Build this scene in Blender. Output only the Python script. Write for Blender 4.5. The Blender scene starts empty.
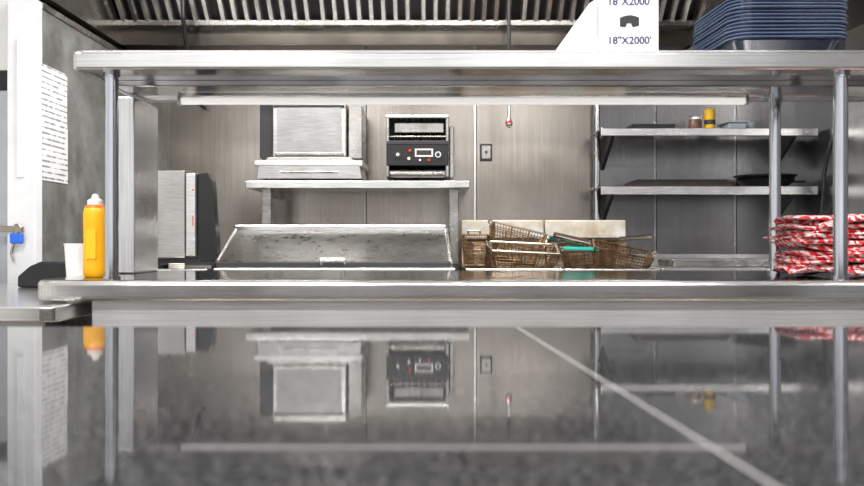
import bpy, bmesh, math, random
from mathutils import Vector, Matrix, noise
random.seed(3)
F=840.0; CZ=0.993
def P(px,py,d): return Vector(((px-432)*d/F, d, CZ-(py-243)*d/F))
def PX(px,d): return (px-432)*d/F
def PZ(py,d): return CZ-(py-243)*d/F
sc=bpy.context.scene
try:
    sc.view_settings.view_transform='Standard'
    sc.view_settings.look='None'
except Exception as e: print(e)

# ---------------- materials ----------------
def newmat(name):
    m=bpy.data.materials.new(name); m.use_nodes=True
    nt=m.node_tree; b=nt.nodes['Principled BSDF']; return m,nt,b
def plain(name,col,rough=0.5,metal=0.0,var=0.08,scale=12,bump=0.0,**kw):
    m,nt,b=newmat(name)
    tc=nt.nodes.new('ShaderNodeTexCoord'); n=nt.nodes.new('ShaderNodeTexNoise')
    n.inputs['Scale'].default_value=scale; n.inputs['Detail'].default_value=5
    nt.links.new(tc.outputs['Object'],n.inputs['Vector'])
    r=nt.nodes.new('ShaderNodeValToRGB')
    r.color_ramp.elements[0].position=0.3; r.color_ramp.elements[1].position=0.7
    r.color_ramp.elements[0].color=(*[c*(1-var) for c in col],1)
    r.color_ramp.elements[1].color=(*[min(1,c*(1+var)) for c in col],1)
    nt.links.new(n.outputs['Fac'],r.inputs['Fac']); nt.links.new(r.outputs['Color'],b.inputs['Base Color'])
    b.inputs['Roughness'].default_value=rough; b.inputs['Metallic'].default_value=metal
    if bump:
        bp=nt.nodes.new('ShaderNodeBump'); bp.inputs['Strength'].default_value=bump; bp.inputs['Distance'].default_value=0.005
        nt.links.new(n.outputs['Fac'],bp.inputs['Height']); nt.links.new(bp.outputs['Normal'],b.inputs['Normal'])
    for k,v in kw.items(): b.inputs[k].default_value=v
    return m
def steel(name,col=(0.6,0.6,0.61),rough=0.3,metal=1.0,stretch=(1,1,60),stain=0.15,stain_scale=3.0,var=0.12,stain_col=None,bump=0.05):
    m,nt,b=newmat(name)
    tc=nt.nodes.new('ShaderNodeTexCoord'); mp=nt.nodes.new('ShaderNodeMapping')
    mp.inputs['Scale'].default_value=stretch
    nt.links.new(tc.outputs['Object'],mp.inputs['Vector'])
    n=nt.nodes.new('ShaderNodeTexNoise'); n.inputs['Scale'].default_value=4; n.inputs['Detail'].default_value=8
    nt.links.new(mp.outputs['Vector'],n.inputs['Vector'])
    n2=nt.nodes.new('ShaderNodeTexNoise'); n2.inputs['Scale'].default_value=stain_scale; n2.inputs['Detail'].default_value=9
    n2.inputs['Roughness'].default_value=0.6
    nt.links.new(tc.outputs['Object'],n2.inputs['Vector'])
    r=nt.nodes.new('ShaderNodeValToRGB'); r.color_ramp.elements[0].position=0.3; r.color_ramp.elements[1].position=0.7
    r.color_ramp.elements[0].color=(*[c*(1-var) for c in col],1); r.color_ramp.elements[1].color=(*[min(1,c*(1+var)) for c in col],1)
    nt.links.new(n.outputs['Fac'],r.inputs['Fac'])
    r2=nt.nodes.new('ShaderNodeValToRGB'); r2.color_ramp.elements[0].position=0.35; r2.color_ramp.elements[1].position=0.65
    sc_=stain_col or (1-stain*2.2,1-stain*2.3,1-stain*2.5)
    r2.color_ramp.elements[0].color=(*sc_,1); r2.color_ramp.elements[1].color=(1,1,1,1)
    nt.links.new(n2.outputs['Fac'],r2.inputs['Fac'])
    mx=nt.nodes.new('ShaderNodeMix'); mx.data_type='RGBA'; mx.blend_type='MULTIPLY'; mx.inputs[0].default_value=1
    nt.links.new(r.outputs['Color'],mx.inputs[6]); nt.links.new(r2.outputs['Color'],mx.inputs[7])
    nt.links.new(mx.outputs[2],b.inputs['Base Color'])
    b.inputs['Metallic'].default_value=metal
    mr=nt.nodes.new('ShaderNodeMapRange'); mr.inputs['To Min'].default_value=rough*0.75; mr.inputs['To Max'].default_value=rough*1.3
    nt.links.new(n2.outputs['Fac'],mr.inputs['Value']); nt.links.new(mr.outputs['Result'],b.inputs['Roughness'])
    bp=nt.nodes.new('ShaderNodeBump'); bp.inputs['Strength'].default_value=bump; bp.inputs['Distance'].default_value=0.002
    nt.links.new(n.outputs['Fac'],bp.inputs['Height']); nt.links.new(bp.outputs['Normal'],b.inputs['Normal'])
    return m
M={}
M['steelH']=steel('brushed_steel_h',(0.84,0.84,0.83),0.20,1,(1,40,60),0.05)
M['steelV']=steel('brushed_steel_v',(0.78,0.78,0.79),0.22,1,(50,50,1),0.05)
M['apron']=steel('apron_steel',(0.92,0.92,0.93),0.34,0.45,(1,40,60),0.04,3)
M['under']=steel('shelf_underside_steel',(0.64,0.63,0.63),0.13,1,(2,60,1),0.12,5)
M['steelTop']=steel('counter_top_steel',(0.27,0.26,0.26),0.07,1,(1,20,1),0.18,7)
M['post']=steel('post_steel',(0.66,0.69,0.74),0.12,1,(30,30,1),0.04)
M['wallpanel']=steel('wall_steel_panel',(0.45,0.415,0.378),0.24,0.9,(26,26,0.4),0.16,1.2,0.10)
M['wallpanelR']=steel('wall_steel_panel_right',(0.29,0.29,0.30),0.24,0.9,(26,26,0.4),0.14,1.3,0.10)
M['sidewall']=steel('side_wall_panel',(0.25,0.26,0.26),0.40,0.4,(3,3,3),0.2,9)
M['lid']=steel('lid_steel',(0.21,0.21,0.21),0.28,0.9,(3,20,20),0.16,18,0.2)
M['dull']=steel('dull_steel',(0.46,0.45,0.44),0.26,0.95,(2,40,40),0.14,8)
M['ovensteel']=steel('oven_steel',(0.66,0.655,0.64),0.20,1.0,(3,3,40),0.07,4)
M['bright']=steel('bright_steel',(0.84,0.84,0.83),0.22,0.95,(2,40,40),0.04,8)
M['hood']=steel('hood_steel',(0.25,0.235,0.215),0.2,0.95,(2,30,2),0.14,3)
M['fryback']=steel('fryer_back_enamel',(0.90,0.88,0.84),0.35,0.3,(3,3,3),0.10,10,stain_col=(0.74,0.62,0.46))
M['frybeige']=steel('fryer_flue_beige',(0.30,0.235,0.165),0.35,0.5,(3,3,3),0.14,14,stain_col=(0.38,0.27,0.16))
M['black']=plain('black_plastic',(0.007,0.007,0.008),0.4)
M['darkgrey']=plain('dark_grey',(0.025,0.025,0.028),0.4)
M['white']=plain('white_paint',(0.66,0.67,0.69),0.5,var=0.05)
M['cardboard']=plain('white_carton',(0.80,0.80,0.80),0.7,var=0.04,scale=5)
M['print']=plain('navy_ink',(0.02,0.03,0.13),0.6)
M['tray']=plain('navy_tray',(0.007,0.011,0.026),0.2,var=0.2)
M['trayrim']=plain('navy_tray_rim',(0.07,0.10,0.18),0.18,var=0.2)
M['yellow']=plain('mustard_bottle_plastic',(0.90,0.42,0.005),0.3,var=0.05)
M['cap']=plain('white_cap',(0.82,0.80,0.77),0.4)
M['orange']=plain('orange_label',(0.85,0.16,0.01),0.4)
M['blue']=plain('blue_lock',(0.02,0.12,0.6),0.35)
M['teal']=plain('teal_grip',(0.0,0.34,0.29),0.35)
M['red']=plain('red_plastic',(0.7,0.015,0.015),0.35)
M['basket']=plain('greasy_basket_wire',(0.165,0.098,0.05),0.33,0.65,var=0.8,scale=30)
M['grease']=plain('grease_brown',(0.05,0.025,0.013),0.5,0.3,var=0.4,scale=20)
M['wire']=plain('chrome_wire',(0.42,0.37,0.31),0.28,1)
M['brown']=plain('brown_jar',(0.16,0.075,0.05),0.3)
M['label']=plain('yellow_label',(0.88,0.52,0.01),0.4)
M['greycont']=plain('grey_container',(0.36,0.42,0.48),0.4)
M['ceil']=plain('ceiling_paint',(0.75,0.75,0.74),0.8,var=0.03)
M['offwhite']=plain('painted_wall',(0.62,0.62,0.61),0.7,var=0.05,scale=3)
M['door']=plain('grey_door_paint',(0.36,0.38,0.41),0.4,var=0.05)

m,nt,b=newmat('quarry_tile'); M['floor']=m
tc=nt.nodes.new('ShaderNodeTexCoord'); br=nt.nodes.new('ShaderNodeTexBrick')
br.offset=0; br.inputs['Scale'].default_value=5; br.inputs['Brick Width'].default_value=0.75; br.inputs['Row Height'].default_value=0.75
br.inputs['Color1'].default_value=(0.19,0.16,0.145,1); br.inputs['Color2'].default_value=(0.16,0.135,0.12,1); br.inputs['Mortar'].default_value=(0.2,0.19,0.18,1)
nt.links.new(tc.outputs['Object'],br.inputs['Vector']); nt.links.new(br.outputs['Color'],b.inputs['Base Color']); b.inputs['Roughness'].default_value=0.4

m,nt,b=newmat('polished_dark_granite'); M['granite']=m
tc=nt.nodes.new('ShaderNodeTexCoord')
v=nt.nodes.new('ShaderNodeTexNoise'); v.inputs['Scale'].default_value=330; v.inputs['Detail'].default_value=3
n=nt.nodes.new('ShaderNodeTexNoise'); n.inputs['Scale'].default_value=110; n.inputs['Detail'].default_value=6
for q in (v,n): nt.links.new(tc.outputs['Object'],q.inputs['Vector'])
r=nt.nodes.new('ShaderNodeValToRGB'); e=r.color_ramp.elements
e[0].position=0.50; e[0].color=(0.004,0.004,0.0045,1); e[1].position=0.72; e[1].color=(0.19,0.19,0.195,1)
nt.links.new(v.outputs['Fac'],r.inputs['Fac'])
r2=nt.nodes.new('ShaderNodeValToRGB'); e=r2.color_ramp.elements
e[0].position=0.4; e[0].color=(0.002,0.002,0.0025,1); e[1].position=0.8; e[1].color=(0.025,0.025,0.027,1)
nt.links.new(n.outputs['Fac'],r2.inputs['Fac'])
mx=nt.nodes.new('ShaderNodeMix'); mx.data_type='RGBA'; mx.blend_type='ADD'; mx.inputs[0].default_value=1
nt.links.new(r.outputs['Color'],mx.inputs[6]); nt.links.new(r2.outputs['Color'],mx.inputs[7]); nt.links.new(mx.outputs[2],b.inputs['Base Color'])
b.inputs['Roughness'].default_value=0.035; b.inputs['IOR'].default_value=1.33
M['grout']=plain('joint_sealant',(0.44,0.44,0.44),0.35)

m,nt,b=newmat('red_white_towel'); M['towel']=m
tc=nt.nodes.new('ShaderNodeTexCoord'); mp=nt.nodes.new('ShaderNodeMapping'); mp.inputs['Rotation'].default_value=(0,0.95,0.35)
w=nt.nodes.new('ShaderNodeTexWave'); w.inputs['Scale'].default_value=16; w.inputs['Distortion'].default_value=9; w.inputs['Detail'].default_value=2; w.inputs['Detail Scale'].default_value=2.2
nt.links.new(tc.outputs['Object'],mp.inputs['Vector']); nt.links.new(mp.outputs['Vector'],w.inputs['Vector'])
r=nt.nodes.new('ShaderNodeValToRGB'); e=r.color_ramp.elements
e[0].position=0.46; e[0].color=(0.72,0.03,0.04,1); e[1].position=0.60; e[1].color=(0.95,0.83,0.83,1)
nt.links.new(w.outputs['Fac'],r.inputs['Fac']); nt.links.new(r.outputs['Color'],b.inputs['Base Color']); b.inputs['Roughness'].default_value=0.9
n=nt.nodes.new('ShaderNodeTexNoise'); n.inputs['Scale'].default_value=60; nt.links.new(tc.outputs['Object'],n.inputs['Vector'])
bp=nt.nodes.new('ShaderNodeBump'); bp.inputs['Strength'].default_value=0.5; bp.inputs['Distance'].default_value=0.006
nt.links.new(n.outputs['Fac'],bp.inputs['Height']); nt.links.new(bp.outputs['Normal'],b.inputs['Normal'])

m,nt,b=newmat('printed_paper'); M['paper']=m
tc=nt.nodes.new('ShaderNodeTexCoord'); w=nt.nodes.new('ShaderNodeTexWave'); w.bands_direction='Z'; w.inputs['Scale'].default_value=14
n=nt.nodes.new('ShaderNodeTexNoise'); n.inputs['Scale'].default_value=22; n.inputs['Detail'].default_value=4
nt.links.new(tc.outputs['Object'],w.inputs['Vector']); nt.links.new(tc.outputs['Object'],n.inputs['Vector'])
mu=nt.nodes.new('ShaderNodeMath'); mu.operation='MULTIPLY'; nt.links.new(w.outputs['Fac'],mu.inputs[0]); nt.links.new(n.outputs['Fac'],mu.inputs[1])
r=nt.nodes.new('ShaderNodeValToRGB'); e=r.color_ramp.elements
e[0].position=0.36; e[0].color=(0.60,0.61,0.62,1); e[1].position=0.48; e[1].color=(0.20,0.20,0.22,1)
nt.links.new(mu.outputs[0],r.inputs['Fac']); nt.links.new(r.outputs['Color'],b.inputs['Base Color']); b.inputs['Roughness'].default_value=0.7

m,nt,b=newmat('lamp_diffuser'); M['lamp']=m
b.inputs['Emission Color'].default_value=(1,0.98,0.95,1); b.inputs['Emission Strength'].default_value=3
m,nt,b=newmat('fluorescent_tube_glass'); M['tube']=m
b.inputs['Emission Color'].default_value=(1,0.97,0.92,1); b.inputs['Emission Strength'].default_value=0.6

# ---------------- mesh builder ----------------
class Obj:
    def __init__(s,name): s.name=name; s.bm=bmesh.new(); s.mats=[]
    def mi(s,k):
        if k not in s.mats: s.mats.append(k)
        return s.mats.index(k)
    def _merge(s,b2,k,M4=None,smooth=False):
        i=s.mi(k)
        for f in b2.faces: f.material_index=i; f.smooth=smooth
        if M4 is not None: b2.transform(M4)
        me=bpy.data.meshes.new('t'); b2.to_mesh(me); b2.free()
        s.bm.from_mesh(me); bpy.data.meshes.remove(me)
    def box(s,x0,x1,y0,y1,z0,z1,k,bev=0.003,seg=2,M4=None):
        b=bmesh.new(); bmesh.ops.create_cube(b,size=1)
        for v in b.verts:
            v.co=Vector(((x0+x1)/2+v.co.x*(x1-x0),(y0+y1)/2+v.co.y*(y1-y0),(z0+z1)/2+v.co.z*(z1-z0)))
        if bev>0:
            bv=min(bev,0.45*min(abs(x1-x0),abs(y1-y0),abs(z1-z0)))
            bmesh.ops.bevel(b,geom=b.edges[:],offset=bv,segments=seg+(1 if bev>=0.005 else 0),affect='EDGES',profile=0.5)
        s._merge(b,k,M4,False)
    def cyl(s,p0,p1,r,k,r2=None,n=24,M4=None):
        p0=Vector(p0);p1=Vector(p1); d=p1-p0
        b=bmesh.new(); bmesh.ops.create_cone(b,cap_ends=True,segments=n,radius1=r,radius2=r if r2 is None else r2,depth=d.length)
        T=Matrix.Translation((p0+p1)/2)@d.to_track_quat('Z','Y').to_matrix().to_4x4()
        b.transform(T); s._merge(b,k,M4,True)
    def prism(s,pts,axis,a0,a1,k,bev=0.0,M4=None):
        b=bmesh.new()
        def mk(p,a):
            return {'x':(a,p[0],p[1]),'y':(p[0],a,p[1]),'z':(p[0],p[1],a)}[axis]
        A=[b.verts.new(mk(p,a0)) for p in pts]; B=[b.verts.new(mk(p,a1)) for p in pts]
        b.faces.new(A); b.faces.new(B[::-1]); n=len(pts)
        for i in range(n): b.faces.new((A[i],B[i],B[(i+1)%n],A[(i+1)%n]))
        bmesh.ops.recalc_face_normals(b,faces=b.faces[:])
        if bev: bmesh.ops.bevel(b,geom=b.edges[:],offset=bev,segments=3,affect='EDGES',profile=0.5)
        s._merge(b,k,M4,False)
    def lathe(s,c,prof,k,n=32,M4=None):
        b=bmesh.new(); rings=[]
        for r,z in prof:
            rings.append([b.verts.new((c[0]+r*math.cos(t*2*math.pi/n),c[1]+r*math.sin(t*2*math.pi/n),c[2]+z)) for t in range(n)])
        for i in range(len(rings)-1):
            for j in range(n):
                b.faces.new((rings[i][j],rings[i][(j+1)%n],rings[i+1][(j+1)%n],rings[i+1][j]))
        b.faces.new(rings[0][::-1]); b.faces.new(rings[-1])
        bmesh.ops.recalc_face_normals(b,faces=b.faces[:])
        s._merge(b,k,M4,True)
    def tube(s,pts,r,k,n=10,M4=None):
        pts=[Vector(p) for p in pts]
        for a,c in zip(pts[:-1],pts[1:]): s.cyl(a,c,r,k,n=n,M4=M4)
        for p in pts[1:-1]:
            b=bmesh.new(); bmesh.ops.create_uvsphere(b,u_segments=n,v_segments=6,radius=r); b.transform(Matrix.Translation(p)); s._merge(b,k,M4,True)
    def done(s,loc=None):
        for e in s.bm.edges:
            if len(e.link_faces)==2 and e.calc_face_angle(0)>0.7: e.smooth=False
        o_=Vector((0,0,0))
        if s.bm.verts:
            mn=Vector([min(v.co[i] for v in s.bm.verts) for i in range(3)]); mxx=Vector([max(v.co[i] for v in s.bm.verts) for i in range(3)])
            o_=Vector(((mn.x+mxx.x)/2,(mn.y+mxx.y)/2,mn.z))
        s.bm.transform(Matrix.Translation(-o_))
        me=bpy.data.meshes.new(s.name); s.bm.to_mesh(me); s.bm.free()
        for k in s.mats: me.materials.append(M[k])
        ob=bpy.data.objects.new(s.name,me); bpy.context.collection.objects.link(ob); ob.location=o_
        return ob

# ---------------- room shell ----------------
XL,XR,YB,ZC=-3.0,2.16,5.0,2.9
o=Obj('floor'); o.box(XL-0.1,XR+0.1,-2.5,YB+0.1,-0.1,0,'floor',0); o.done()
o=Obj('ceiling'); o.box(XL-0.1,XR+0.1,-2.5,YB+0.1,ZC,ZC+0.1,'ceil',0); o.done()
o=Obj('wall_back')
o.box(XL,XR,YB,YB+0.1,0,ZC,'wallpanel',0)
for px in (365,475,655,735): 
    x=PX(px,YB); o.box(x-0.006,x+0.006,YB-0.004,YB+0.01,0,2.2,'bright' if px==475 else 'dull',0.001)
    o.box(x+0.006,x+0.010,YB-0.003,YB+0.01,0,2.2,'darkgrey',0)
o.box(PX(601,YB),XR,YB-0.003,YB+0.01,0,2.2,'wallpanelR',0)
o.done()
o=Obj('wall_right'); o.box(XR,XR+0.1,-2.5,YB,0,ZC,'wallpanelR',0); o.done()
o=Obj('trim_2'); o.box(2.135,2.1595,3.6,4.34,0.95,2.08,'bright',0.004); o.done()
o=Obj('wall_left'); o.box(XL-0.1,XL,-2.5,YB,0,ZC,'offwhite',0); o.done()
o=Obj('wall_partition')
o.box(-1.66,-1.56,3.36,YB,0,1.93,'sidewall',0.002)
o.box(-1.665,-1.555,3.36,YB,1.93,1.955,'dull',0.002)
o.done()
o=Obj('trim_1'); o.box(-1.67,-1.558,3.30,3.36,0,1.955,'white',0.004); o.box(-1.63,-1.60,3.294,3.30,1.25,1.8,'white',0.002); o.done()
o=Obj('door_1')
o.box(-2.6,-1.675,3.34,3.38,0,1.60,'door',0.003)
o.box(-2.6,-1.675,3.335,3.385,1.60,1.675,'black',0.003)
o.box(-2.55,-1.72,3.335,3.34,0.2,1.5,'white',0.002)
o.done()
o=Obj('wall_door_header'); o.box(XL,-1.675,3.34,3.40,1.68,ZC,'offwhite',0); o.done()
o=Obj('wall_door_side'); o.box(XL,-2.605,3.34,3.40,0,1.68,'offwhite',0); o.done()
o=Obj('padlock')
x=PX(17,3.27); z=PZ(238,3.27)
o.box(-1.70,-1.60,3.283,3.2938,PZ(232,3.28)+0.0,PZ(226,3.28),'wire',0.002)
o.cyl((-1.62,3.292,PZ(229,3.28)),(-1.62,3.27,PZ(229,3.28)),0.016,'wire')
o.box(x-0.026,x+0.022,3.262,3.284,z-0.022,z+0.018,'blue',0.006,3)
o.tube([(x-0.016,3.272,z+0.015),(x-0.016,3.272,z+0.04),(x-0.006,3.272,z+0.052),(x+0.006,3.272,z+0.052),(x+0.014,3.272,z+0.04),(x+0.014,3.272,z+0.015)],0.004,'wire')
o.tube([(x-0.02,3.285,z-0.02),(x-0.03,3.285,z-0.06),(x-0.02,3.285,z-0.09)],0.005,'wire')
o.done()
o=Obj('paper_notice')
o.box(-1.5595,-1.557,3.35,3.585,1.47,1.71,'paper',0); o.box(-1.5592,-1.5565,3.355,3.59,1.245,1.485,'paper',0)
o.done()

# ---------------- exhaust hood ----------------
o=Obj('exhaust_hood')
hx0,hx1=-1.75,1.45
o.box(hx0,hx1,4.66,5.0,2.09,2.20,'hood',0.004)
o.box(hx0,hx1,4.60,4.68,2.185,2.215,'dull',0.003)
o.box(hx0,hx0+0.03,3.5,5.0,2.09,2.7,'hood',0.002)
o.box(hx1-0.03,hx1,3.5,5.0,2.09,2.7,'hood',0.002)
o.box(hx0,hx1,3.47,3.5,2.09,2.9,'dull',0.003)
o.box(hx0,hx1,3.5,5.0,2.7,2.9,'hood',0)
p0=Vector((0,4.64,2.205)); p1=Vector((0,4.10,2.69))
x=hx0+0.04
o.prism([(4.66,2.205),(4.12,2.69),(4.15,2.7),(4.69,2.22)],'x',hx0+0.03,hx1-0.03,'black')
i=0
d=(p1-p0).normalized(); nrm=Vector((0,-d.z,d.y))
if nrm.z>0: nrm=-nrm
while x<hx1-0.07:
    b=bmesh.new(); sec=[(0,0),(0.010,0.026),(0.030,0.026),(0.040,0)]
    A=[];B=[]
    for (u,w_) in sec:
        A.append(b.verts.new(Vector((x+u,0,0))+p0+nrm*w_)); B.append(b.verts.new(Vector((x+u,0,0))+p1+nrm*w_))
    b.faces.new(A); b.faces.new(B[::-1])
    for j in range(4): b.faces.new((A[j],B[j],B[(j+1)%4],A[(j+1)%4]))
    bmesh.ops.recalc_face_normals(b,faces=b.faces[:]); o._merge(b,'bright')
    x+=0.066; i+=1
    if i%8==0: x+=0.02
o.done()
o=Obj('gas_hose'); x=PX(183,4.5); o.tube([(x,4.5,2.7),(x,4.5,2.2),(x+0.01,4.58,1.95),(x-0.02,4.9,1.80),(x-0.02,4.99,1.80)],0.012,'black'); o.done()
o=Obj('fire_suppression_nozzle'); x=PX(509,4.5)
o.tube([(x,4.5,2.69),(x,4.5,1.74)],0.010,'darkgrey'); o.cyl((x,4.5,1.76),(x,4.5,1.665),0.009,'bright')
o.lathe((x,4.5,1.61),[(0.008,0),(0.016,0.010),(0.018,0.026),(0.012,0.044),(0.010,0.058)],'bright'); o.lathe((x,4.5,1.634),[(0.0185,0),(0.0195,0.005),(0.017,0.012)],'red'); o.done()
o=Obj('conduit_pipe'); x=PX(597,4.93)
o.cyl((x,4.94,0.95),(x,4.94,2.085),0.021,'post')
for z in (1.1,1.5,1.9): o.cyl((x,4.94,z),(x,4.94,z+0.03),0.025,'dull')
o.box(x-0.025,x+0.025,4.96,5.0,1.30,1.32,'dull'); o.done()
o=Obj('wall_switch'); o.box(PX(480,5),PX(492,5),4.985,4.9995,PZ(161,5),PZ(144,5),'darkgrey',0.003); o.box(PX(481.5,5),PX(490.5,5),4.982,4.987,PZ(159,5),PZ(146,5),'dull',0.002); o.box(PX(485,5),PX(487,5),4.975,4.987,PZ(154,5),PZ(151,5),'darkgrey',0.001); o.done()
o=Obj('power_cable'); o.tube([(2.14,4.4,1.75),(2.13,4.42,1.6),(2.10,4.45,1.48),(2.10,4.5,1.36),(2.12,4.55,1.25),(2.13,4.6,1.15),(2.14,4.65,1.05)],0.010,'black'); o.box(2.12,2.16,4.36,4.44,1.74,1.86,'dull'); o.done()

# ---------------- back line shelf ----------------
o=Obj('equipment_shelf')
x0,x1=PX(245,4.5),PX(470,4.5); zt,zb=PZ(180.5,4.5),PZ(188,4.5)
o.box(x0,x1,4.5,5.0,zb,zt,'bright',0.006,3)
for px in (267,454):
    x=PX(px,4.6); o.box(x-0.026,x+0.026,4.58,4.63,0.876,zb,'dull',0.004)
    o.box(x-0.015,x+0.015,4.6,4.99,zb-0.03,zb,'dull',0.003)
o.done()
SH=zt
o=Obj('countertop_oven'); d=4.53
X=lambda px:PX(px,d)
Z=lambda py:PZ(py,d)
zt_=Z(98)
o.prism([(X(256),SH+0.012),(X(362),SH+0.012),(X(360),Z(166)),(X(350),Z(157)),(X(268),Z(157)),(X(258),Z(166))],'y',4.53,4.9,'ovensteel',0.004)
o.box(X(254),X(363),4.52,4.90,Z(166),Z(160),'bright',0.005)
o.box(X(271),X(346),4.56,4.9,Z(157),zt_,'ovensteel',0.008)
o.prism([(4.556,Z(152)),(4.545,Z(107)),(4.56,Z(107)),(4.562,Z(152))],'x',X(276),X(341),'ovensteel',0.0)
o.box(X(274),X(343),4.545,4.565,Z(155),Z(152),'dull',0.003)
o.box(X(271),X(346),4.535,4.6,Z(159.5),Z(156.5),'darkgrey',0.002)
o.box(X(273),X(344),4.54,4.58,Z(107),Z(104.5),'darkgrey',0.002)
o.prism([(X(257),Z(157)),(X(270),Z(157)),(X(270),Z(104)),(X(266),Z(100)),(X(257),Z(103))],'y',4.6,4.88,'darkgrey',0.004)
o.prism([(X(347),Z(157)),(X(361),Z(157)),(X(361),Z(103)),(X(352),Z(100)),(X(347),Z(104))],'y',4.6,4.88,'dull',0.004)
o.cyl((X(280),4.52,Z(172)),(X(338),4.52,Z(172)),0.006,'dull')
for px in (285,333): o.cyl((X(px),4.52,Z(172)),(X(px),4.54,Z(172)),0.006,'wire')
for px in (264,354):
    for y in (4.57,4.86): o.cyl((X(px),y,SH),(X(px),y,SH+0.014),0.012,'black')
o.done()
o=Obj('conveyor_toaster')
xa,xb=X(386),X(449); z0=SH+0.02; z1=Z(116)
o.box(xa,xa+0.018,4.52,4.88,z0,z1,'dull',0.004); o.box(xb-0.018,xb,4.52,4.88,z0,z1,'dull',0.004)
o.box(xa,xb,4.52,4.88,z1-0.012,z1+0.004,'bright',0.004)
o.box(xa+0.018,xb-0.018,4.70,4.87,z0,z1-0.012,'black',0)
o.box(xa+0.018,xb-0.018,4.55,4.88,z0,z0+0.012,'dull',0.002)
o.box(X(394),X(444),4.56,4.60,Z(132),Z(122),'dull',0.004)
for i in range(9):
    px=394+i*6; o.cyl((X(px),4.58,Z(138)),(X(px),4.68,Z(120)),0.003,'wire',n=8)
o.cyl((xa+0.01,4.56,Z(136)),(xb-0.01,4.56,Z(136)),0.006,'dull')
o.box(xa+0.004,xb-0.004,4.515,4.62,Z(166),Z(144),'black',0.004)
o.box(xa+0.004,xb-0.004,4.512,4.62,Z(145),Z(141),'darkgrey',0.003)
for px,py,r,k in ((398,155,0.018,'darkgrey'),(398,155,0.009,'bright'),(410,151,0.008,'red'),(409,159,0.008,'cap'),(429,160.5,0.007,'red'),(438,155,0.017,'bright'),(438,155,0.010,'darkgrey'),(420,160.5,0.006,'cap')):
    o.cyl((X(px),4.517,Z(py)),(X(px),4.505 if r>0.01 else 4.500,Z(py)),r,k,n=20)
o.box(X(415),X(433),4.512,4.516,Z(157),Z(149),'cap',0)
o.box(X(416.5),X(431.5),4.511,4.513,Z(155.5),Z(150.5),'darkgrey',0)
o.prism([(4.52,z0+0.01),(4.50,z0+0.03),(4.51,z0+0.034),(4.66,z0+0.06),(4.68,z0+0.01)],'x',xa+0.02,xb-0.02,'dull',0.002)
o.box(xb+0.002,xb+0.03,4.56,4.86,z0,z1-0.05,'dull',0.006)
for xx in (xa+0.02,xb-0.02):
    for y in (4.55,4.84): o.cyl((xx,y,SH),(xx,y,z0+0.002),0.013,'black')
o.done()

# ---------------- prep table with lid ----------------
o=Obj('prep_table')
xa,xb=PX(217,4.0),PX(455,4.0)
o.box(xa,xb,3.98,4.98,0.10,0.865,'dull',0.004)
o.box(xa,xb,3.93,4.98,0.85,0.875,'bright',0.006)
for xx in (xa+0.08,xb-0.08):
    for y in (4.05,4.9): o.cyl((xx,y,0),(xx,y,0.1),0.03,'black')
for k in range(2):
    xm=xa+0.03+k*(xb-xa-0.03)/2; o.box(xm,xm+(xb-xa-0.09)/2,3.965,3.98,0.16,0.82,'steelH',0.004); o.cyl((xm+0.08,3.94,0.78),(xm+0.42,3.94,0.78),0.008,'wire')
zl1=PZ(229,4.42)
b=bmesh.new()
def q(px,d,z): return b.verts.new((PX(px,d),d,z))
v=[q(217,4.0,0.877),q(450,4.0,0.877),q(450,4.0,0.905),q(217,4.0,0.905),
   q(236,4.42,0.877),q(446,4.42,0.877),q(446,4.42,zl1),q(236,4.42,zl1)]
for f in ((0,1,2,3),(3,2,6,7),(0,3,7,4),(1,5,6,2),(4,7,6,5),(0,4,5,1)): b.faces.new([v[i] for i in f])
bmesh.ops.recalc_face_normals(b,faces=b.faces[:]); o._merge(b,'lid')
o.box(PX(235,4.42),PX(446,4.42),4.405,4.48,zl1-0.03,zl1+0.022,'bright',0.008,3)
o.box(PX(217,4.0)-0.004,PX(450,4.0)+0.004,3.988,4.01,0.876,0.902,'darkgrey',0.004)
for pa,pb in ((217,236),(450,446)):
    o.tube([(PX(pa,4.0),4.0,0.905),(PX(pb,4.42),4.42,zl1)],0.009,'bright')
xm=PX(333,3.98)
o.tube([(xm-0.055,3.985,0.895),(xm-0.055,3.955,0.915),(xm+0.055,3.955,0.915),(xm+0.055,3.985,0.895)],0.009,'bright')
o.done()

o=Obj('side_equipment_stand')
o.box(-1.555,-1.06,3.95,4.98,0.82,0.87,'bright',0.005); 
for xx in (-1.52,-1.10):
    for y in (4.0,4.92): o.cyl((xx,y,0),(xx,y,0.82),0.022,'post')
o.box(-1.54,-1.08,4.0,4.95,0.25,0.28,'dull',0.004)
o.done()
o=Obj('food_warmer'); d=4.02
xa=PX(150,d)
o.box(xa,PX(185,d),d,4.2,PZ(258,d),PZ(170,d),'ovensteel',0.006)
o.box(PX(186,d),PX(196,d),d-0.01,4.18,PZ(256,d),PZ(173,d),'bright',0.005)
o.box(PX(185,d),PX(186.2,d),d+0.01,4.16,PZ(256,d),PZ(173,d),'darkgrey',0)
o.prism([(PX(196.5,d),PZ(173,d)),(PX(207,d),PZ(172,d)),(PX(211,d),PZ(180,d)),(PX(213,d),PZ(215,d)),(PX(215.5,d),PZ(238,d)),(PX(215.5,d),PZ(260,d)),(PX(196.5,d),PZ(260,d))],'y',d+0.02,4.12,'black',0.006)
o.cyl((PX(193.5,d),d-0.008,PZ(190,d)),(PX(193.5,d),d-0.014,PZ(190,d)),0.004,'red')
o.box(PX(193,d),PX(194,d),d-0.012,d-0.008,PZ(226,d),PZ(216,d),'red',0.0)
o.box(xa+0.01,PX(215,d),d+0.04,4.18,0.885,PZ(257,d),'darkgrey',0.003)
for xx in (xa+0.03,PX(211,d)):
    for y in (4.08,4.16): o.cyl((xx,y,0.87),(xx,y,0.89),0.014,'black')
o.done()
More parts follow.
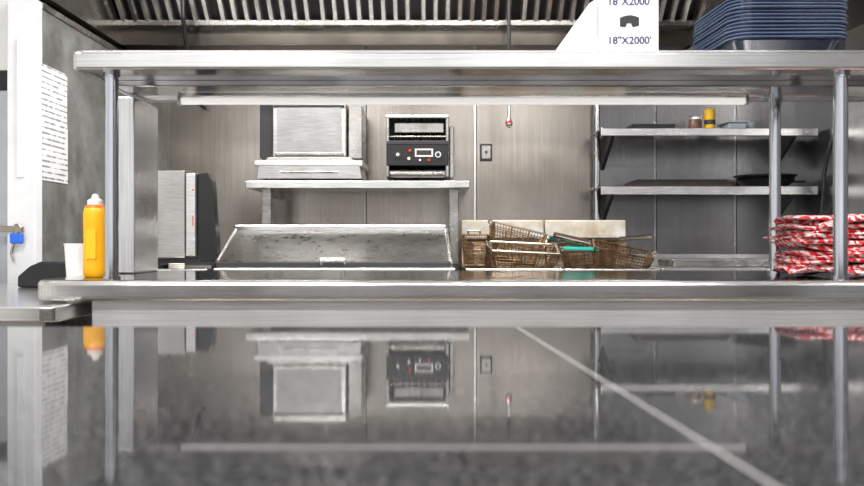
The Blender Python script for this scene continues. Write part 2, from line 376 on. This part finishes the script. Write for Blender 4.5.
def fryer(name,xa,xb):
    o=Obj(name)
    o.box(xa,xb,3.98,4.98,0.10,0.80,'dull',0.005)
    o.box(xa,xb,3.95,3.985,0.80,0.872,'bright',0.006); o.box(xa,xb,4.50,4.98,0.80,0.872,'dull',0.004)
    o.box(xa,xa+0.03,3.985,4.50,0.80,0.872,'dull',0.004); o.box(xb-0.03,xb,3.985,4.50,0.80,0.872,'dull',0.004)
    o.box(xa+0.03,xb-0.03,3.985,4.50,0.80,0.835,'grease',0)
    o.prism([(4.56,0.872),(4.62,PZ(240,4.62)),(4.75,PZ(240,4.62)),(4.75,0.872)],'x',xa+0.002,xb-0.002,'frybeige',0.004)
    o.box(xa+0.002,xb-0.002,4.64,4.70,PZ(239,4.64),PZ(220,4.64),'fryback',0.006)
    o.box(xa+0.002,xb-0.002,4.60,4.64,PZ(240,4.62),PZ(237.5,4.62),'darkgrey',0.003)
    for xx in (xa+0.05,xb-0.05):
        for y in (4.05,4.9): o.cyl((xx,y,0),(xx,y,0.1),0.025,'black')
    o.box(xa+0.02,xb-0.02,3.965,3.98,0.15,0.7,'steelH',0.004)
    o.cyl((xa+0.1,3.94,0.65),(xb-0.1,3.94,0.65),0.008,'wire')
    for xx in (xa+0.1,xb-0.1): o.cyl((xx,3.94,0.65),(xx,3.97,0.65),0.006,'wire')
    o.cyl((xa+0.03,4.52,0.955),(xb-0.03,4.52,0.955),0.007,'wire')
    for xx in (xa+0.03,xb-0.03): o.cyl((xx,4.52,0.955),(xx,4.60,0.955),0.006,'wire')
    return o.done()
fx=[PX(461,4.62),PX(545,4.62),PX(627,4.62)]
fryer('deep_fryer',fx[0],fx[1]-0.002); fryer('deep_fryer',fx[1]+0.002,fx[2])
def basket(loc,rot,w=0.30,dp=0.17,h=0.13,grip='teal',hd=1,rim='wire'):
    o=Obj('fryer_basket'); R=Matrix.Translation(loc)@Matrix.Rotation(rot[2],4,'Z')@Matrix.Rotation(rot[1],4,'Y')@Matrix.Rotation(rot[0],4,'X')
    def ring(t): 
        s=0.78+0.22*t; return (w/2*s,dp/2*s,h*t)
    r=0.0016
    nz=8
    for i in range(nz+1):
        a,b_,z=ring(i/nz); rr=0.0055 if i in (0,nz) else r
        o.tube([(-a,-b_,z),(a,-b_,z),(a,b_,z),(-a,b_,z),(-a,-b_,z)],rr,rim if i==nz else 'basket',n=6,M4=R)
    a0,b0,_=ring(0); a1,b1,z1=ring(1)
    nx=18; ny=10
    for i in range(nx+1):
        t=-1+2*i/nx
        for s in (-1,1): o.cyl((a0*t,b0*s,0),(a1*t,b1*s,z1),r if i not in (0,6,12,nx) else 0.004,'basket',n=6,M4=R)
        o.cyl((a0*t,-b0,0),(a0*t,b0,0),r,'basket',n=6,M4=R)
    for i in range(ny+1):
        t=-1+2*i/ny
        for s in (-1,1): o.cyl((a0*s,b0*t,0),(a1*s,b1*t,z1),r,'basket',n=6,M4=R)
        o.cyl((-a0,b0*t,0),(a0,b0*t,0),r,'basket',n=6,M4=R)
    hx=hd*a1
    o.tube([(hx,-0.03,z1*0.4),(hx+hd*0.02,-0.02,z1+0.003),(hx+hd*0.20,-0.008,z1+0.006)],0.0045,'wire',n=8,M4=R)
    o.tube([(hx,0.03,z1*0.4),(hx+hd*0.02,0.02,z1+0.003),(hx+hd*0.20,0.008,z1+0.006)],0.0045,'wire',n=8,M4=R)
    o.tube([(hx+hd*0.03,0,z1+0.004),(hx+hd*0.20,0,z1+0.007)],0.013,grip,n=12,M4=R)
    o.tube([(-hx,-0.03,z1),(-hx-hd*0.02,-0.03,z1+0.015),(-hx-hd*0.02,0.03,z1+0.015),(-hx,0.03,z1)],0.004,'wire',n=8,M4=R)
    return o.done()
basket((PX(479,4.25),4.28,0.862),(0,0.20,1.30),0.26,0.13,0.15,'darkgrey',1,'basket')
basket((PX(522,4.08),4.08,0.862),(0.35,0.05,0.04),0.32,0.13,0.115,'teal',1,'wire')
basket((PX(512,4.34),4.36,0.900),(-0.15,0.24,0.08),0.28,0.14,0.165,'teal',1,'wire')
basket((PX(616,4.12),4.10,0.842),(0.25,0.20,-0.10),0.28,0.15,0.125,'grease',-1,'basket')
basket((PX(590,4.35),4.36,0.864),(-0.05,-0.06,0.1),0.28,0.15,0.135,'wire',1,'basket')
o=Obj('steel_work_counter')
xa=fx[2]+0.01
o.box(xa,2.15,3.95,4.98,0.835,0.875,'bright',0.006); o.box(xa,2.15,4.93,4.98,0.875,0.93,'bright',0.004)
for xx in (xa+0.05,2.10):
    for y in (4.02,4.9): o.cyl((xx,y,0),(xx,y,0.835),0.022,'post')
o.box(xa+0.02,2.13,4.0,4.95,0.25,0.28,'dull',0.004)
o.done()
o=Obj('steel_food_pan'); 
xa=PX(668,4.3);xb=PX(765,4.3)
o.box(xa,xb,4.2,4.5,0.876,0.905,'dull',0.006); o.box(xa-0.01,xb+0.01,4.19,4.51,0.905,0.912,'bright',0.003); o.done()

# ---------------- storage shelves right ----------------
def wshelf(yp0,yp1,name='storage_shelf'):
    o=Obj(name); d=4.62
    z1=PZ(yp0,d); z0=PZ(yp1,d); xa=PX(601,d); xb=PX(818,d)
    o.box(xa,xb,d,4.912,z1-0.008,z1,'dull',0.002)
    o.box(xa,xb,d-0.004,d+0.014,z0,z1,'bright',0.004)
    for x in (xa+0.075,xb-0.10):
        o.prism([(d+0.03,z1-0.008),(4.996,z1-0.008),(4.996,z1-0.20)],'x',x,x+0.02,'darkgrey',0.001)
    o.done(); return z1+0.0006
s1=wshelf(128,136); s2=wshelf(186,194.5)
o=Obj('sauce_jar'); o.lathe((PX(696,4.7),4.72,s1),[(0.036,0),(0.038,0.005),(0.038,0.05),(0.034,0.058)],'brown'); o.lathe((PX(696,4.7),4.72,s1+0.058),[(0.037,0),(0.037,0.014),(0.034,0.017)],'bright'); o.done()
o=Obj('spice_bottle'); c=(PX(711,4.7),4.72,s1); o.lathe(c,[(0.028,0),(0.03,0.004),(0.03,0.075),(0.028,0.09)],'label'); o.lathe(c,[(0.0305,0.03),(0.0306,0.032),(0.0306,0.055),(0.0305,0.057)],'darkgrey'); o.lathe((c[0],c[1],c[2]+0.09),[(0.028,0),(0.028,0.025),(0.02,0.03)],'label'); o.done()
o=Obj('food_container'); o.box(PX(726,4.7),PX(744,4.7),4.66,4.82,s1,s1+0.035,'greycont',0.008); o.box(PX(724,4.7),PX(746,4.7),4.65,4.83,s1+0.035,s1+0.043,'greycont',0.003); o.done()
o=Obj('steel_cup'); o.lathe((PX(753,4.7),4.74,s1),[(0.015,0),(0.026,0.02),(0.028,0.045),(0.025,0.045),(0.012,0.006)],'greycont'); o.done()
o=Obj('sheet_pan')
def pan(o,xa,xb,y0,y1,z,h,k):
    o.box(xa+0.01,xb-0.01,y0+0.01,y1-0.01,z,z+0.003,k,0.001)
    for a in ((xa,xb,y0,y0+0.006),(xa,xb,y1-0.006,y1),(xa,xa+0.006,y0,y1),(xb-0.006,xb,y0,y1)): o.box(*a,z,z+h,k,0.002)
pan(o,PX(632,4.66),PX(675,4.66),4.66,4.9,s1,0.028,'black'); o.done()
o=Obj('baking_tray')
for i in range(3): pan(o,PX(632+i*2,4.66),PX(733-i*3,4.66),4.65,4.90,s2+i*0.011,0.016,('darkgrey','grease','black')[i])
o.done()
o=Obj('frying_pan'); c=(PX(770,4.72),4.79,s2+0.001)
o.lathe(c,[(0.12,0),(0.155,0.04),(0.16,0.045),(0.153,0.045),(0.118,0.008)],'black'); 
o.lathe((c[0],c[1],c[2]+0.038),[(0.13,0),(0.17,0.025),(0.173,0.03),(0.165,0.03),(0.12,0.006)],'black')
o.box(c[0]+0.14,c[0]+0.23,c[1]-0.012,c[1]+0.012,s2+0.03,s2+0.042,'black',0.004); o.done()

# ---------------- pass counter ----------------
o=Obj('pass_counter')
XA=PX(37,2.1)-0.018; XB=1.75
def rounded(xa,xb,ya,yb,r):
    pts=[(xb,ya),(xb,yb),(xa,yb)]
    for i in range(9):
        t=math.pi+ i*math.pi/2/8
        pts.append((xa+r+r*math.cos(t),ya+r+r*math.sin(t)))
    return pts
zt=0.90; zb=0.847
o.prism(rounded(XA+0.006,XB,2.112,2.795,0.05),'z',zt-0.012,zt,'steelTop',0.0)
o.prism(rounded(XA,XB,2.10,2.802,0.055),'z',zb,zt-0.0008,'steelH',0.012)
o.box(-0.872,XB-0.03,2.15,2.74,0.12,zb,'apron',0.004)
for i in range(4):
    x=-0.86+i*0.64; o.box(x+0.02,x+0.60,2.135,2.15,0.2,0.70,'steelH',0.004); o.cyl((x+0.15,2.11,0.66),(x+0.45,2.11,0.66),0.007,'wire')
for x in (-0.8,0.4,1.6):
    for y in (2.22,2.68): o.cyl((x,y,0),(x,y,0.12),0.025,'black')
o.done()

# overshelf
o=Obj('overshelf')
xs0=PX(74,2.1)-0.009; xs1=1.35
z0=PZ(69,2.1); z1=PZ(50,2.1)
o.prism(rounded(xs0,xs1,2.10,2.60,0.03),'z',z1-0.010,z1,'steelH',0.003)
o.box(xs0+0.008,xs1,2.10,2.118,z0,z1-0.002,'steelH',0.008,4)
o.box(xs0+0.012,xs1,2.108,2.14,z0,z0+0.004,'under',0.001)
o.box(xs0,xs0+0.018,2.115,2.60,z0,z1-0.002,'steelH',0.005,3)
o.box(xs0,xs1,2.585,2.60,z0,z1-0.002,'steelH',0.004)
o.box(xs0+0.02,xs1,2.118,2.585,z0+0.010,z0+0.016,'under',0.001)
o.box(-0.87,xs1,2.30,2.40,z0-0.006,z0+0.012,'under',0.003)
zp=0.9002
for x,y,r in ((PX(112,2.16),2.16,0.0165),(PX(840.5,2.16),2.16,0.018),(PX(775,2.56),2.56,0.017)):
    o.cyl((x,y,zp),(x,y,z0+0.012),r,'post'); o.cyl((x,y,zp),(x,y,zp+0.008),r+0.005,'post'); o.cyl((x,y,z0-0.01),(x,y,z0+0.01),r+0.004,'post')
o.box(PX(119.5,2.58),PX(136.5,2.58),2.56,2.785,zp,z0+0.012,'steelV',0.004)
ya=2.50; za=z0-0.013
o.cyl((PX(182,ya),ya,za),(PX(744,ya),ya,za),0.0105,'tube')
for px in (180,746): o.box(PX(px-2,ya),PX(px+2,ya),ya-0.013,ya+0.013,za-0.013,z0+0.010,'bright',0.003)
o.done()

# ---------------- things on the overshelf ----------------
o=Obj('film_roll_carton')
w=0.146; h=0.150; L_=0.44
T=Matrix.Translation((PX(629,2.12),2.115,z1+0.001))@Matrix.Rotation(math.radians(-1.5),4,'Z')
o.box(-w/2,w/2,0,L_,0,h,'cardboard',0.002,M4=T)
o.prism([(-w/2-0.001,0.0),(-w/2-0.001,0.142),(-w/2-0.022,0.13),(-w/2-0.115,0.0)],'y',0.03,0.40,'cardboard',0.001,M4=T)
pts=[(-0.024,0.062)]+[( -0.024+0.0+0.048*i/8, 0.084+0.006*math.sin(i/8*math.pi)) for i in range(9)]+[(0.024,0.064),(0.008,0.060),(0.004,0.070),(-0.006,0.070),(-0.010,0.060)]
o.prism(pts,'y',-0.0012,0.004,'black',0,M4=T)
carton=o.done()
def text(body,size,x,z,parent,nm):
    cu=bpy.data.curves.new(nm,'FONT'); cu.body=body; cu.size=size; cu.align_x='CENTER'; cu.extrude=0.0003; cu.offset=0.0004
    ob=bpy.data.objects.new(nm,cu); bpy.context.collection.objects.link(ob); cu.materials.append(M['print'])
    ob.parent=parent
    W=T@Matrix.Translation((x,-0.0008,z))@Matrix.Rotation(math.pi/2,4,'X')
    bpy.context.view_layer.update()
    ob.matrix_parent_inverse=parent.matrix_world.inverted(); ob.matrix_world=W
text('18"X2000\'',0.026,0,0.018,carton,'printed_size_text')
text('18"X2000\'',0.026,0,0.116,carton,'printed_size_text_top')

o=Obj('tray_stack')
def traym(o,T,w,dp,h):
    b=bmesh.new()
    def rr(a,c,r,z,n=6):
        vs=[]
        for (sx,sy,st) in ((1,1,0),(-1,1,90),(-1,-1,180),(1,-1,270)):
            for i in range(n+1):
                t=math.radians(st+90*i/n); vs.append(b.verts.new((sx*(a-r)+r*math.cos(t),sy*(c-r)+r*math.sin(t),z)))
        return vs
    rings=[rr(w/2-0.035,dp/2-0.035,0.03,0),rr(w/2-0.012,dp/2-0.012,0.045,h*0.85),rr(w/2,dp/2,0.05,h*0.88),rr(w/2,dp/2,0.05,h),rr(w/2-0.014,dp/2-0.014,0.045,h),rr(w/2-0.037,dp/2-0.037,0.03,0.004)]
    n=len(rings[0])
    for i in range(5):
        for j in range(n): b.faces.new((rings[i][j],rings[i][(j+1)%n],rings[i+1][(j+1)%n],rings[i+1][j]))
    b.faces.new(rings[0][::-1]); b.faces.new(rings[-1])
    bmesh.ops.recalc_face_normals(b,faces=b.faces[:])
    o._merge(b,'tray',T,True)
    n=6; pts=[]
    for (sx,sy,st) in ((1,1,0),(-1,1,90),(-1,-1,180),(1,-1,270)):
        for i in range(n+1):
            t=math.radians(st+90*i/n); r=0.05; pts.append((sx*(w/2-r)+r*math.cos(t),sy*(dp/2-r)+r*math.sin(t),h))
    pts.append(pts[0]); o.tube(pts,0.0020,'trayrim',n=6,M4=T)
for i in range(12):
    T2=Matrix.Translation((0.922+random.uniform(-0.003,0.003),2.31+random.uniform(-0.003,0.003),z1+0.005+i*0.0095))@Matrix.Rotation(math.radians(3+random.uniform(-.6,.6)),4,'Z')@Matrix.Rotation(math.radians(-1.0),4,'Y')
    traym(o,T2,0.32,0.31,0.046)
ob=o.done(); ob.location.z=z1+0.0005

# ---------------- things on pass counter ----------------
o=Obj('mustard_bottle'); c=(PX(95.5,2.3),2.3,0.9003)
o.lathe(c,[(0.027,0),(0.0305,0.004),(0.0310,0.02),(0.0305,0.08),(0.0310,0.15),(0.0310,0.175),(0.028,0.188),(0.020,0.196)],'yellow')
o.lathe((c[0],c[1],c[2]+0.195),[(0.021,0),(0.021,0.014),(0.016,0.017),(0.011,0.020),(0.008,0.030),(0.005,0.032)],'cap')
o.lathe((c[0],c[1],c[2]+0.186),[(0.0265,0),(0.0285,0.003),(0.022,0.011)],'orange')
o.prism([(c[0]-0.013,c[2]+0.05),(c[0]+0.013,c[2]+0.05),(c[0]+0.013,c[2]+0.13),(c[0]-0.013,c[2]+0.13)],'y',c[1]-0.0320,c[1]-0.0285,'label')
o.done()
def towel(o,cx,cy,z,w,dp,h,seed,rot):
    b=bmesh.new(); nx,ns=40,20
    rings=[]
    R=Matrix.Rotation(rot,3,'Z')
    for i in range(nx+1):
        u=-1+2*i/nx; ring=[]
        for j in range(ns):
            t=2*math.pi*j/ns; cs,sn=math.cos(t),math.sin(t)
            yy=dp/2*math.copysign(abs(cs)**0.6,cs); zz=h/2*math.copysign(abs(sn)**0.6,sn)
            end=(1-abs(u)**8)**0.5 if abs(u)<1 else 0
            x=u*w/2+0.018*noise.noise(Vector((yy*20,seed,z*9)))
            zz*=max(0.15,end)
            y2=yy*(0.96+0.04*end)+0.022*noise.noise(Vector((x*12,seed*3.1,sn)))
            z2=zz+0.9*h*noise.noise(Vector((x*10,y2*9,seed*1.7)))
            v=R@Vector((x,y2,0)); ring.append(b.verts.new((cx+v.x,cy+v.y,z+z2+h/2)))
        rings.append(ring)
    for i in range(nx):
        for j in range(ns): b.faces.new((rings[i][j],rings[i][(j+1)%ns],rings[i+1][(j+1)%ns],rings[i+1][j]))
    b.faces.new(rings[0]); b.faces.new(rings[-1][::-1]); bmesh.ops.recalc_face_normals(b,faces=b.faces[:])
    o._merge(b,'towel',None,True)
o=Obj('towel_stack')
z=0.906; i=0
while z<1.062:
    h=random.uniform(0.012,0.020)
    towel(o,PX(770,2.36)+0.232+random.uniform(-0.016,0.016)+max(0,(z-1.0))*0.15,2.36+random.uniform(-0.014,0.014),z,0.36,0.24,h,i*1.37+0.5,random.uniform(-0.12,0.12))
    z+=h*0.72; i+=1
ob=o.done()
ob.location.z=0.9003

# ---------------- left lower counter ----------------
o=Obj('lower_side_counter')
o.prism([(-2.9,2.0),(-0.93,2.0),(-0.905,2.01),(-0.895,2.03),(-0.895,2.72),(-1.0,2.72),(-1.0,3.15),(-2.9,3.15)],'z',0.803,0.841,'steelH',0.005)
o.box(-2.88,-0.95,2.06,3.1,0.1,0.803,'dull',0.003)
for xx in (-2.8,-1.05):
    for y in (2.12,3.0): o.cyl((xx,y,0),(xx,y,0.1),0.025,'black')
o.done()
o=Obj('plastic_cup'); c=(PX(76.5,2.75),2.75,0.8415); o.lathe(c,[(0.028,0),(0.037,0.14),(0.039,0.15),(0.036,0.15),(0.026,0.01)],'cap'); o.done()
o=Obj('black_bin')
c=(PX(58,2.95),2.98)
o.prism([(c[0]-0.10,0.8415),(c[0]+0.12,0.8415),(c[0]+0.13,PZ(262,2.9)),(c[0]-0.02,PZ(261,2.9)),(c[0]-0.06,PZ(266,2.9)),(c[0]-0.10,PZ(276,2.9))],'y',2.86,3.10,'black',0.008); o.done()
o=Obj('plate_stack')
c=(PX(188,4.1),4.0,0.8705)
for k in range(3): o.lathe((c[0]-0.02,3.985,c[2]+k*0.008),[(0.03,0),(0.034,0.003),(0.038,0.008),(0.036,0.009),(0.028,0.003)],'cap')
o.done()

# ---------------- foreground granite counter ----------------
o=Obj('granite_counter')
o.box(-1.5,1.5,-1.0,0.935,0.868,0.90,'granite',0.003)
o.box(-1.46,1.46,-0.95,0.89,0.0,0.868,'dull',0.003)
a=Vector((0.094,0.930)); c=Vector((0.131,0.321)); dr=(c-a).normalized(); e=a+dr*1.9
nn=Vector((-dr.y,dr.x))*0.0007
o.prism([tuple(a+nn),tuple(a-nn),tuple(e-nn),tuple(e+nn)],'z',0.8985,0.90015,'grout')
o.done()

# ---------------- lights ----------------
def area(name,loc,rot,sx,sy,power,col=(1,1,1)):
    l=bpy.data.lights.new(name,'AREA'); l.shape='RECTANGLE'; l.size=sx; l.size_y=sy; l.energy=power; l.color=col
    ob=bpy.data.objects.new(name,l); ob.location=loc; ob.rotation_euler=rot; bpy.context.collection.objects.link(ob)
for i,(x,y) in enumerate(((-1.2,1.3),(1.0,1.3),(-1.2,-1.0),(1.0,-1.0),(-0.2,2.9))):
    o=Obj('ceiling_light_fixture'); o.box(x-0.62,x+0.62,y-0.16,y+0.16,ZC-0.06,ZC-0.0005,'white',0.004); o.box(x-0.59,x+0.59,y-0.13,y+0.13,ZC-0.066,ZC-0.058,'lamp',0.002); o.done()
    area('ceiling_lamp',(x,y,ZC-0.075),(0,0,0),1.2,0.28,56,(1,0.98,0.95))
area('hood_lamp',(-0.3,3.8,2.62),(math.radians(12),0,0),2.4,0.2,48,(1,0.96,0.91))
w=bpy.data.worlds.new('World'); sc.world=w; w.use_nodes=True
bg=w.node_tree.nodes['Background']; bg.inputs[0].default_value=(0.98,0.98,1,1); bg.inputs[1].default_value=1.0

cam=bpy.data.cameras.new('Camera'); co=bpy.data.objects.new('Camera',cam); bpy.context.collection.objects.link(co)
co.location=(0,0,CZ); co.rotation_euler=(math.pi/2,0,0); cam.lens=35; cam.sensor_width=36; cam.clip_start=0.02
cam.dof.use_dof=True; cam.dof.focus_distance=3.3; cam.dof.aperture_fstop=6.3
sc.camera=co
